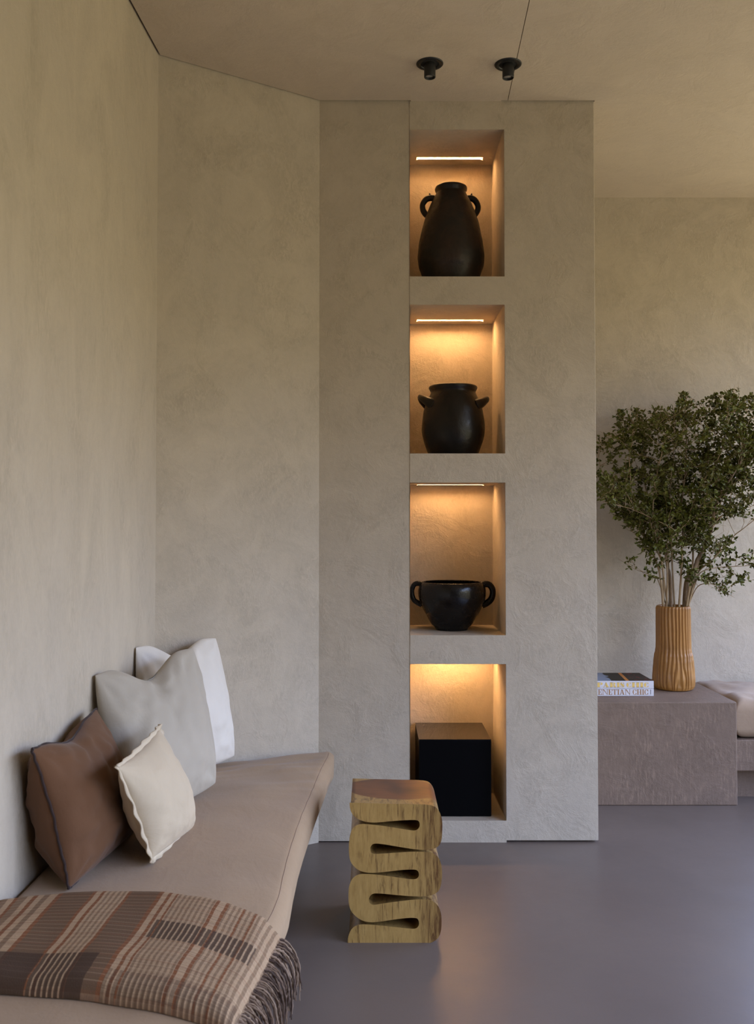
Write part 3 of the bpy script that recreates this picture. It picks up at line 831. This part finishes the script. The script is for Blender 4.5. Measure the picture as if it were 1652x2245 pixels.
# black box in the lowest niche
zf = NZ[3][0]
b0 = atY(918.0, 1788, 3.743); b1 = atY(1077, 1788, 3.743); bt = atY(1000, 1621, 3.743)
bx = thing('black_box', 'large black box with a mirror-gloss top in the lowest niche', 'box', ((b0.x+b1.x)/2, 3.9, zf))
bm = bmesh.new(); box(bm, b0.x, b1.x, 3.743, 4.055, zf+.0005, bt.z-.005)
bevel(obj('body', bm, M['boxsatin'], bx), .004, 3)
bm = bmesh.new(); box(bm, b0.x, b1.x, 3.743, 4.055, bt.z-.0048, bt.z)
bevel(obj('top_panel', bm, M['boxgloss'], bx), .0015, 2)['label'] = 'mirror-gloss black top'

# ------------------------------------------------------------------ right-hand plaster bench, seat and cushion
BY = 4.161
bzt = atY(1450, 1539.5, BY).z
brx = atY(1615, 1600, BY).x
bm = bmesh.new(); box(bm, PX1+.002, brx, BY, BACK-.002, .0, bzt)
o = bevel(obj('plaster_bench', bm, M['bench']), .005, 3)
tag(o, 'solid grey plaster bench block against the back wall, under the vase and books', 'bench')
SFY = 4.19
zb = atY(1640, 1691, SFY).z; zt = atY(1640, 1622, SFY).z
st = thing('sofa_base', 'floating plaster seat base to the right of the plaster bench', 'sofa', (2.4, 4.5, 0))
bm = bmesh.new(); box(bm, brx+.002, RX-.002, SFY, BACK-.002, zb, zt); bevel(obj('seat_slab', bm, M['bench'], st), .005, 2)
bm = bmesh.new(); box(bm, brx+.002, RX-.002, SFY+.11, BACK-.002, .0, zb); obj('plinth', bm, M['bench'], st)
# cushion
bm = bmesh.new()
cx0, cx1, cy0, cy1, cz0, cz1 = brx+.006, RX-.02, SFY-.006, BACK-.006, zt+.001, .468
n1_, n2_ = 60, 26
def cus(a, b, sg):
    x = cx0 + (cx1-cx0)*a; y = cy0 + (cy1-cy0)*b
    d = min(a*(cx1-cx0), (1-a)*(cx1-cx0), b*(cy1-cy0), (1-b)*(cy1-cy0))
    q = min(1, d/.065); r = math.sqrt(max(0, 1-(1-q)**2))
    zm = (cz0+cz1)/2; h = (cz1-cz0)/2
    z = zm + sg*(h*(.45+.55*r))
    if sg > 0: z += .018*r*noise.noise(Vector((x*5, y*6, 3))) + .010*r*noise.noise(Vector((x*13, y*13, 8)))
    return (x, y, z)
ca = [.5-.5*math.cos(PI*i/n1_) for i in range(n1_+1)]; cb = [.5-.5*math.cos(PI*i/n2_) for i in range(n2_+1)]
A = [[bm.verts.new(cus(a, b, 1)) for b in cb] for a in ca]; B = [[bm.verts.new(cus(a, b, -1)) for b in cb] for a in ca]
for i in range(n1_):
    for j in range(n2_):
        bm.faces.new((A[i][j], A[i+1][j], A[i+1][j+1], A[i][j+1])); bm.faces.new((B[i][j], B[i][j+1], B[i+1][j+1], B[i+1][j]))
for i in range(n1_):
    for j in (0, n2_): bm.faces.new((A[i][j], A[i+1][j], B[i+1][j], B[i][j]))
for j in range(n2_):
    for i in (0, n1_): bm.faces.new((A[i][j], A[i][j+1], B[i][j+1], B[i][j]))
tag(obj('seat_cushion', bm, M['sofa'], None, True), 'thick pale linen seat cushion at the right edge beside the plaster bench', 'cushion')

# ------------------------------------------------------------------ books with lettered spines
def arc_ring(bm, cx, cy, rx, ry, a0, a1, w, h, n=26, pl=None):
    pa = []
    for k in range(n+1):
        a = math.radians(a0+(a1-a0)*k/n)
        tk = h + (w-h)*abs(math.cos(a))**1.6
        pa.append(((cx+rx*math.cos(a), cy+ry*math.sin(a)), (cx+(rx-tk)*math.cos(a), cy+(ry-max(h, min(tk, ry*.45)*.5 if False else h))*math.sin(a))))
    for k in range(n): pl([pa[k][0], pa[k+1][0], pa[k+1][1], pa[k][1]])
def glyph(ch, w, h, pl):
    R = lambda x0, y0, x1, y1: pl([(x0,y0),(x1,y0),(x1,y1),(x0,y1)])
    sf = .09
    def stem(x, both=True): R(x, 0, x+w, 1); R(x-sf, 0, x+w+sf, h); R(x-sf, 1-h, x+w+sf, 1)
    if ch == 'I': stem(sf); return w+2*sf
    if ch == 'H':
        g_ = .28; stem(sf); stem(sf+w+g_+.04); R(sf+w, .5-h/2, sf+w+g_+.04, .5+h/2); return 2*w+g_+2*sf+.04
    if ch == 'E':
        x = sf; stem(x); W = w+.40
        R(x, 0, x+W, h); R(x, 1-h, x+W, 1); R(x+w, .5-h/2, x+w+.22, .5+h/2)
        pl([(x+W-.13,h),(x+W,h),(x+W,.30)]); pl([(x+W-.13,1-h),(x+W,1-h),(x+W,.70)]); R(x+w+.18, .37, x+w+.22, .63)
        return x+W+.02
    if ch == 'T':
        W = w+.56; x = W/2-w/2; R(x, 0, x+w, 1); R(x-sf, 0, x+w+sf, h); R(0, 1-h, W, 1)
        pl([(0,1-h),(.13,1-h),(0,.70)]); pl([(W-.13,1-h),(W,1-h),(W,.70)]); return W
    if ch == 'N':
        W = .62+w*.5; R(sf, 0, sf+h, 1); R(0, 0, 2*sf+h, h); R(sf+W, 0, sf+W+h, 1); R(W, 1-h, W+2*sf+h, 1)
        pl([(sf,1),(sf+w*1.15,1),(sf+W+h,0),(sf+W+h-w*.2-.02,0)]); R(0, 1-h, sf+w, 1); return W+2*sf+h
    if ch == 'A':
        W = .62+w*.7; pl([(W*.5-.02,1),(W*.5+.06,1),(sf+.06,0),(sf,0)]); pl([(W*.5-.05,1),(W*.5+.07,1),(W+.02,0),(W+.02-w*1.1,0)])
        R(.2, .30, W*.72, .30+h); R(0, 0, 2*sf+.06, h); R(W-w*1.1-.04, 0, W+.08, h); return W+.09
    if ch == 'V':
        W = .62+w*.6; pl([(0,1),(w*1.1,1),(W*.5+.06,0),(W*.5-.02,0)]); pl([(W-.06,1),(W,1),(W*.5+.05,0),(W*.5,0)])
        R(-.05, 1-h, w*1.1+.06, 1); R(W-.14, 1-h, W+.08, 1); return W+.08
    if ch == 'C':
        W = .50+w*.55; rx = W*.55
        arc_ring(None, rx, .5, rx, .5, 42, 318, w, h, pl=pl)
        x = rx+rx*.74; R(x-.02, .66, x+.05, .97); R(x-.02, .03, x+.05, .34); return rx*2+.0
    if ch in 'PR':
        stem(sf); rx = .24+w*.45; x = sf+w-.02
        pa = []
        for k in range(17):
            a = math.radians(90-180*k/16); tk = h+(w*.9-h)*abs(math.cos(a))**1.4
            pa.append(((x+.08+rx*math.cos(a), .73+.27*math.sin(a)), (x+.08+max(0, rx-tk)*math.cos(a), .73+(.27-h)*math.sin(a))))
        for k in range(16): pl([pa[k][0], pa[k+1][0], pa[k+1][1], pa[k][1]])
        R(x, 1-h, x+.09, 1); R(x, .46, x+.09, .46+h)
        W = x+.08+rx
        if ch == 'R':
            pl([(x+.10,.47),(x+.10+w*.8,.47),(x+.22+w*.95,.0),(x+.22,.0)]); R(x+.20, 0, W+.08, h)
            return W+.09
        return W
    if ch == 'S':
        W = .40+w*.5; P = [(W*.92,.74),(W*.80,.93),(W*.5,.975),(W*.18,.88),(W*.14,.70),(W*.38,.55),(W*.66,.43),(W*.88,.28),(W*.80,.10),(W*.5,.025),(W*.2,.07),(W*.05,.26)]
        cp = catmull(P, 4); n_ = len(cp)
        for k in range(n_-1):
            def wd(i):
                f_ = i/(n_-1); return h*.55 + (w*.55-h*.5)*max(0, 1-abs(f_-.5)/.32)
            a, b = Vector(cp[k]), Vector(cp[k+1]); d = (b-a); d = Vector((-d.y, d.x)).normalized()
            pl([tuple(a+d*wd(k)), tuple(b+d*wd(k+1)), tuple(b-d*wd(k+1)), tuple(a-d*wd(k))])
        R(W*.92-.03, .72, W*.92+.03, .98); R(W*.05-.03, .02, W*.05+.03, .28); return W
    return .3
def lettering(text, x0, x1, z0, hgt, y, w, h, mat, parent, extra=None):
    polys = []; x = 0
    for ch in text:
        if ch == ' ': x += .30; continue
        cur = []; W = glyph(ch, w, h, cur.append)
        polys += [[(px+x, py) for px, py in q] for q in cur]; x += W + .07
    sc = (x1-x0)/(x-.07)
    bm = bmesh.new()
    if extra: polys.append(None)
    for q in polys:
        if q is None: continue
        P = [(x0+px*sc, z0+py*hgt) for px, py in q]
        a = [bm.verts.new((px, y, pz)) for px, pz in P]; b = [bm.verts.new((px, y-.0005, pz)) for px, pz in P]
        bm.faces.new(b)
        for i in range(len(P)): bm.faces.new((a[i], a[(i+1)%len(P)], b[(i+1)%len(P)], b[i]))
    return obj('title_lettering', bm, mat, parent)
BKY = 4.304; BX1 = 1.3225; BX0 = BX1-.335; BYD = .229
z1 = bzt+.0008
zmid = atY(1400, 1509.6, BKY).z; ztop = atY(1400, 1492.9, BKY).z
def book(label, z0, z1, cover_mat):
    r = thing('book', label, 'book', ((BX0+BX1)/2, BKY+BYD/2, z0), 'books on the plaster bench')
    cv = .0028
    bm = bmesh.new(); box(bm, BX0+.003, BX1-.003, BKY+.004, BKY+BYD-.004, z0+cv, z1-cv); obj('pages', bm, M['pages'], r)
    bm = bmesh.new()
    box(bm, BX0, BX1, BKY, BKY+BYD, z0, z0+cv); box(bm, BX0, BX1, BKY, BKY+BYD, z1-cv, z1); box(bm, BX0, BX1, BKY, BKY+.0035, z0+cv, z1-cv)
    o = obj('cover', bm, M['bookwhite'], r); bevel(o, .0008, 2)
    return r
lo = book('white book with bronze serif title on its spine, lower of the two beside the vase', z1, zmid-.0008, None)
hi = book('white book with fat gold title and dark picture cover, upper of the two', zmid, ztop, None)
sx = lambda zx, y: atY(1300+zx/4.318, y, BKY).x
lettering('VENETIAN CHIC', sx(58, 1518)-.0305, sx(520, 1518), z1+.0065, (zmid-z1)*.70, BKY-.0001, .15, .05, M['bronze'], lo)
bm = bmesh.new(); xa = sx(541, 1518); box(bm, xa, xa+.0016, BKY-.0006, BKY-.0001, z1+.0075, z1+.0075+(zmid-z1)*.64); obj('spine_mark', bm, M['ink'], lo)
lettering('PARIS CHIC', sx(33, 1500), sx(524, 1500), zmid+.006, (ztop-zmid)*.64, BKY-.0001, .40, .06, M['gold'], hi)
bm = bmesh.new(); box(bm, BX0+.001, BX1-.001, BKY+.0015, BKY+BYD-.001, ztop+.0001, ztop+.0006)
obj('cover_picture', bm, M['cover'], hi)['label'] = 'dark cover photograph with an orange band'

# ------------------------------------------------------------------ ribbed vase
VX, VY, vz0 = 1.4805, 4.50, bzt+.0006
vzt = atY(1476, 1330.8, 4.42).z
VH = vzt - vz0
prof = [(0, .082), (.012, .092), (.05, .0975), (.12, .0985), (.22, .096), (.33, .0925), (.40, .089), (.455, .0835), (.50, .081), (.60, .0803), (.8, .0800), (.97, .0795), (.99, .078), (1.0, .0745)]
def vr(f):
    for (a, ra), (b, rb) in zip(prof, prof[1:]):
        if f <= b: k = (f-a)/(b-a); k = k*k*(3-2*k); return ra+(rb-ra)*k
    return prof[-1][1]
seg, nh = 400, 110
NR = 30
bm = bmesh.new(); rings = []
fs = [i/nh for i in range(nh+1)]
for f in fs:
    ring = []
    amp = .0031*min(1, f*14)*min(1, (1-f)*30+.2)
    low = max(0, 1-f/.62)
    for k in range(seg):
        a = 2*PI*k/seg
        ca_, sa_ = math.cos(a), math.sin(a)
        wv = 1.5*noise.noise(Vector((ca_*2.2, sa_*2.2, f*2.8)))*(.35+.65*low) + 1.7*low*noise.noise(Vector((ca_*4.5, sa_*4.5, f*5.0+3)))
        s_ = math.cos(NR*a + wv*2.6)
        rid = amp*(1-abs(s_)**.8*0 + 0) * ((s_*.5+.5)**.7*2-1)
        r = vr(f) + rid
        ring.append(bm.verts.new((VX+r*ca_, VY+r*sa_, vz0+VH*f)))
    rings.append(ring)
for f in (.985, .80, .60):
    rings.append([bm.verts.new((VX+.069*math.cos(2*PI*k/seg), VY+.069*math.sin(2*PI*k/seg), vz0+VH*f)) for k in range(seg)])
for i in range(len(rings)-1):
    for k in range(seg): bm.faces.new((rings[i][k], rings[i][(k+1)%seg], rings[i+1][(k+1)%seg], rings[i+1][k]))
bm.faces.new(rings[0]); bm.faces.new(rings[-1])
tag(obj('ribbed_vase', bm, M['vase'], None, True), 'tall ochre ceramic vase with wavy vertical ribs on the plaster bench, holding leafy branches', 'vase')

# ------------------------------------------------------------------ leafy branches in the vase
Z3 = lambda a, b, Y: atY(1300+a/4.318, 840+b/4.318, Y)
ENV = [(-60,560),(40,520),(150,430),(165,340),(240,270),(330,240),(470,255),(590,240),(780,235),(800,150),(850,70),(900,80),(950,230),(1020,170),(1130,110),(1270,80),(1370,60),(1520,120),(1750,200),(1800,1200),(1560,1290),(1400,1280),(1300,1260),(1190,1330),(1130,1480),(1300,1440),(1450,1520),(1560,1640),(1540,1850),(1280,2010),(1160,2000),(1110,1860),(1000,2020),(900,2020),(870,1850),(700,1720),(640,1900),(540,1920),(520,1810),(360,1800),(290,1690),(400,1600),(420,1480),(330,1380),(150,1290),(60,1080),(-60,1000)]
def inside(a, b):
    c = False; n_ = len(ENV)
    for i in range(n_):
        (x1_, y1_), (x2_, y2_) = ENV[i], ENV[(i+1)%n_]
        if (y1_ > b) != (y2_ > b) and a < (x2_-x1_)*(b-y1_)/(y2_-y1_)+x1_: c = not c
    return c
def toz(p):
    d = Vector((p.x, p.y, p.z-CAMZ)); f_ = d.y*cT+d.z*sT; u_ = -d.y*sT+d.z*cT
    return ((CX+F*d.x/f_-1300)*4.318, (CY-F*u_/f_-840)*4.318)
br = random.Random(21)
def leafb(bm, base, direc, L, W):
    d = direc.normalized()
    up = Vector((br.gauss(0, .6), br.gauss(-.3, .6), br.gauss(.6, .5))); sd = d.cross(up)
    if sd.length < 1e-4: return
    sd.normalize(); n_ = sd.cross(d)
    c = [base, base+d*L*.3+sd*W*.42+n_*W*.10, base+d*L*.62+sd*W*.44+n_*W*.06, base+d*L-n_*L*.10, base+d*L*.62-sd*W*.44+n_*W*.06, base+d*L*.3-sd*W*.42+n_*W*.10]
    m1 = base+d*L*.45-n_*W*.06
    vs = [bm.verts.new(p) for p in c]; vm = bm.verts.new(m1)
    for i in range(6): bm.faces.new((vs[i], vs[(i+1)%6], vm))
YW = BACK-.02
def clampY(p):
    p.y = min(p.y, YW-.01); 
    if p.x < PX1+.03: p.x = PX1+.03+br.random()*.01
    p.x = min(p.x, 2.6)
    return p
# path (zoom px), depth at tip, base radius, from which fraction leaves start, twig count, bark?
STEMS = [
 ([(870,2150),(905,1900),(960,1740),(1020,1600),(1080,1480),(1130,1330),(1150,1180),(1220,1020),(1330,860),(1400,700),(1450,450)], 4.42, .0125, .42, 34, 'thick grey-brown trunk-like branch leaning right in the ribbed vase'),
 ([(720,2150),(710,1850),(690,1700),(720,1500),(800,1300),(850,1000),(880,600),(865,250),(872,120)], 4.55, .0075, .35, 36, 'leafy branch with the single tall tip left of the crown centre in the ribbed vase'),
 ([(650,2150),(620,1830),(560,1620),(450,1380),(370,1100),(340,700),(385,430),(330,290)], 4.50, .0062, .30, 34, None),
 ([(680,2150),(650,1750),(560,1530),(480,1420),(330,1190),(170,950),(60,780),(50,600)], 4.58, .0055, .35, 30, 'leafy branch bending furthest left to the wall edge from the ribbed vase'),
 ([(770,2150),(680,1850),(640,1650),(600,1500),(560,1200),(620,800),(680,500),(650,290)], 4.38, .005, .28, 36, None),
 ([(890,2150),(1000,1850),(1150,1650),(1330,1450),(1500,1310),(1640,1200)], 4.35, .005, .22, 22, 'thin leafy branch slanting right below the crown from the ribbed vase'),
 ([(900,2150),(1000,1880),(1060,1770),(1250,1740),(1440,1730),(1600,1700)], 4.50, .004, .25, 18, 'thin leafy branch running level to the right just above the ribbed vase'),
 ([(860,2150),(900,1780),(960,1450),(1060,1150),(1080,800),(1060,450),(1050,200)], 4.60, .006, .30, 38, None),
 ([(840,2150),(980,1700),(1150,1320),(1300,1210),(1470,1080),(1620,960),(1720,700)], 4.48, .006, .45, 26, None),
 ([(850,2150),(1000,1640),(1200,1060),(1300,900),(1390,600),(1350,120)], 4.56, .006, .40, 36, None),
 ([(740,2150),(760,1750),(700,1500),(780,1400),(530,1270),(360,1190),(200,1150),(30,1100)], 4.32, .0042, .25, 22, 'pale bent branch kinking left across the front of the crown in the ribbed vase'),
 ([(800,2150),(830,1700),(850,1400),(1000,1000),(1230,600),(1270,180)], 4.40, .006, .30, 40, None),
 ([(830,2150),(1010,1620),(1260,1000),(1480,650),(1560,220)], 4.52, .006, .50, 40, None),
 ([(760,2150),(640,1880),(560,1830),(470,1780),(330,1700)], 4.48, .003, .40, 9, 'short low leafy branch on the left just above the ribbed vase'),
 ([(890,2150),(1000,1960),(1100,1900),(1200,1950),(1230,1985)], 4.38, .003, .30, 10, 'short drooping leafy branch on the right just above the ribbed vase'),
 ([(700,2150),(680,1700),(560,1350),(480,900),(500,600),(470,320)], 4.62, .005, .35, 36, None),
 ([(790,2150),(760,1600),(720,1100),(760,700),(760,300)], 4.45, .005, .35, 38, None),
]
nleaf = 0
for (path, ytip, r0, f0, nt_, lab) in STEMS:
    n_ = len(path)
    P = []
    bx_ = Z3(path[0][0], path[0][1], VY)
    for i, (a, b) in enumerate(path):
        f_ = i/(n_-1)
        Y = VY + (ytip-VY)*f_ + .03*math.sin(f_*PI*2+r0*900)
        p = Z3(a, b, Y)
        P.append(clampY(p))
    # foot of the stem well inside the vase
    P[0] = Vector((VX + max(-.045, min(.045, P[0].x-VX)), VY+br.uniform(-.035, .035), vz0+VH*.72))
    P[1].y = VY + br.uniform(-.03, .03)
    cp = [Vector(q) for q in catmull([tuple(q) for q in P], 6)]
    for i in range(4, len(cp)):
        q_ = min(1, (i-4)/9); cp[i] += Vector((noise.noise(Vector((i*.3, r0*500, 0)))*.008*q_, noise.noise(Vector((i*.3, r0*500, 4)))*.01*q_, 0))
    m_ = len(cp)
    root = thing('leafy_branch', lab or 'slender leafy green branch standing among the others in the ribbed vase', 'branch', tuple(cp[0]), 'cut branches in the vase')
    bm = bmesh.new(); tube(bm, cp, [r0*(1-.82*i/(m_-1)) for i in range(m_)], 7); obj('stem', bm, M['bark'] if r0 > .007 else M['twig'], root, True)
    bt_ = bmesh.new(); bl = bmesh.new()
    cen = Vector((VX+.05, VY-.02, 1.25))
    def twig(start, d, L, lev):
        global nleaf
        pts = [start]; d = d.normalized(); st_ = 5
        for k in range(st_):
            d = (d + Vector((br.gauss(0, .22), br.gauss(0, .22), br.gauss(.06, .2)))).normalized()
            q = clampY(pts[-1] + d*L/st_)
            if q.y < 4.14: q.y = 4.14+br.random()*.03
            pts.append(q)
        za = toz(pts[-1])
        if not inside(*za) and not inside(*toz(pts[3])): return
        tube(bt_, pts, [.0014*(1-.12*k)*(1 if lev == 0 else .7) for k in range(6)], 4, cap=False)
        if lev == 0:
            for k in (2, 3, 4, 5):
                for _ in range(1 if k < 4 else 2):
                    if br.random() < .8:
                        twig(pts[k], d + Vector((br.gauss(0, .9), br.gauss(0, .8), br.gauss(.1, .8))), L*br.uniform(.35, .65), 1)
        for k in range(1, 6):
            nl = br.choice([1, 2, 2]) if k < 5 else 3
            for _ in range(nl):
                pp = pts[k] if k == 5 else pts[k].lerp(pts[k+1], br.random())
                if not inside(*toz(pp)): continue
                dd_ = d*.5 + Vector((br.gauss(0, .7), br.gauss(0, .7), br.gauss(.05, .6)))
                L_ = br.uniform(.013, .026)
                leafb(bl, pp, dd_, L_, L_*br.uniform(.5, .68)); nleaf += 1
    nt_ = int(nt_*.9)
    for k in range(nt_):
        f_ = f0-.05 + (1.05-f0)*((k+br.random())/nt_)
        i = min(m_-2, int(f_*(m_-1))); p = cp[i].lerp(cp[i+1], br.random()); tg = (cp[i+1]-cp[i]).normalized()
        d = tg*.5 + Vector((br.gauss(0, .8), br.gauss(0, .7), br.gauss(.15, .6)))
        twig(p, d, br.uniform(.07, .19), 0)
    twig(cp[-1], cp[-1]-cp[-3], .05, 1)
    obj('twigs', bt_, M['twig'], root, True)
    obj('foliage', bl, M['leaf'], root)


# ------------------------------------------------------------------ daylight through the windows, exposure, camera
wd = bpy.data.worlds.new('sky'); S.world = wd; wd.use_nodes = True
nt = wd.node_tree; nt.nodes.clear()
out = nt.nodes.new('ShaderNodeOutputWorld'); bg = nt.nodes.new('ShaderNodeBackground')
tc = nt.nodes.new('ShaderNodeTexCoord'); sx_ = nt.nodes.new('ShaderNodeSeparateXYZ'); rp = nt.nodes.new('ShaderNodeValToRGB')
mr = nt.nodes.new('ShaderNodeMapRange'); mr.inputs[1].default_value = -1; mr.inputs[2].default_value = 1
nt.links.new(tc.outputs['Generated'], sx_.inputs[0]); nt.links.new(sx_.outputs[2], mr.inputs[0]); nt.links.new(mr.outputs[0], rp.inputs[0])
e = rp.color_ramp.elements
stops = [(0, (.34, .31, .22)), (.34, (.25, .222, .145)), (.47, (.125, .112, .064)), (.55, (.40, .375, .27)), (.65, (.70, .91, 1.46)), (1, (.45, .64, 1.26))]
while len(e) < len(stops): e.new(.5)
for i, (p, c) in enumerate(stops): e[i].position = p; e[i].color = (*c, 1)
nt.links.new(rp.outputs[0], bg.inputs[0]); bg.inputs[1].default_value = 4.5
nt.links.new(bg.outputs[0], out.inputs[0])
bm = bmesh.new(); box(bm, RX+.15, RX+1.45, 2.9, 5.2, 2.92, 3.05); struct('roof_overhang', bm, M['plaster'])  # added unseen slab, keeps sky light off the lower back wall
def portal(name, loc, rot, sx__, sy__):
    l = bpy.data.lights.new(name, 'AREA'); l.shape = 'RECTANGLE'; l.size = sx__; l.size_y = sy__
    l.cycles.is_portal = True
    o = bpy.data.objects.new(name, l); COL.objects.link(o); o.location = loc; o.rotation_euler = rot
portal('window_portal', (RX+.02, (WR[0]+WR[1])/2, (WR[2]+WR[3])/2), (0, PI/2, 0), WR[3]-WR[2], WR[1]-WR[0])
portal('window_portal', (RX+.02, (WS[0]+WS[1])/2, (WS[2]+WS[3])/2), (0, PI/2, 0), WS[3]-WS[2], WS[1]-WS[0])

portal('window_portal', ((WB[0]+WB[1])/2, BACK+.02, (WB[2]+WB[3])/2), (-PI/2, 0, 0), WB[1]-WB[0], WB[3]-WB[2])

cam = bpy.data.cameras.new('camera'); co = bpy.data.objects.new('camera', cam); COL.objects.link(co)
co.location = (0, 0, CAMZ); co.rotation_euler = (PI/2+TH, 0, 0)
cam.sensor_fit = 'VERTICAL'; cam.sensor_height = 36; cam.sensor_width = 36
cam.lens = F/2245*36
cam.shift_x = (826-CX)/2245; cam.shift_y = -(1122.5-CY)/2245
cam.clip_start = .05
cam.dof.use_dof = True; cam.dof.focus_distance = 3.8; cam.dof.aperture_fstop = 8.0
S.camera = co
S.view_settings.view_transform = 'Standard'; S.view_settings.look = 'None'; S.view_settings.gamma = 1
S.view_settings.exposure = 1.0
S.view_settings.use_curve_mapping = False
S.cycles.use_denoising = True
S.cycles.use_adaptive_sampling = True; S.cycles.adaptive_threshold = .07
S.cycles.max_bounces = 8; S.cycles.diffuse_bounces = 6; S.cycles.glossy_bounces = 4
S.cycles.sample_clamp_indirect = 6
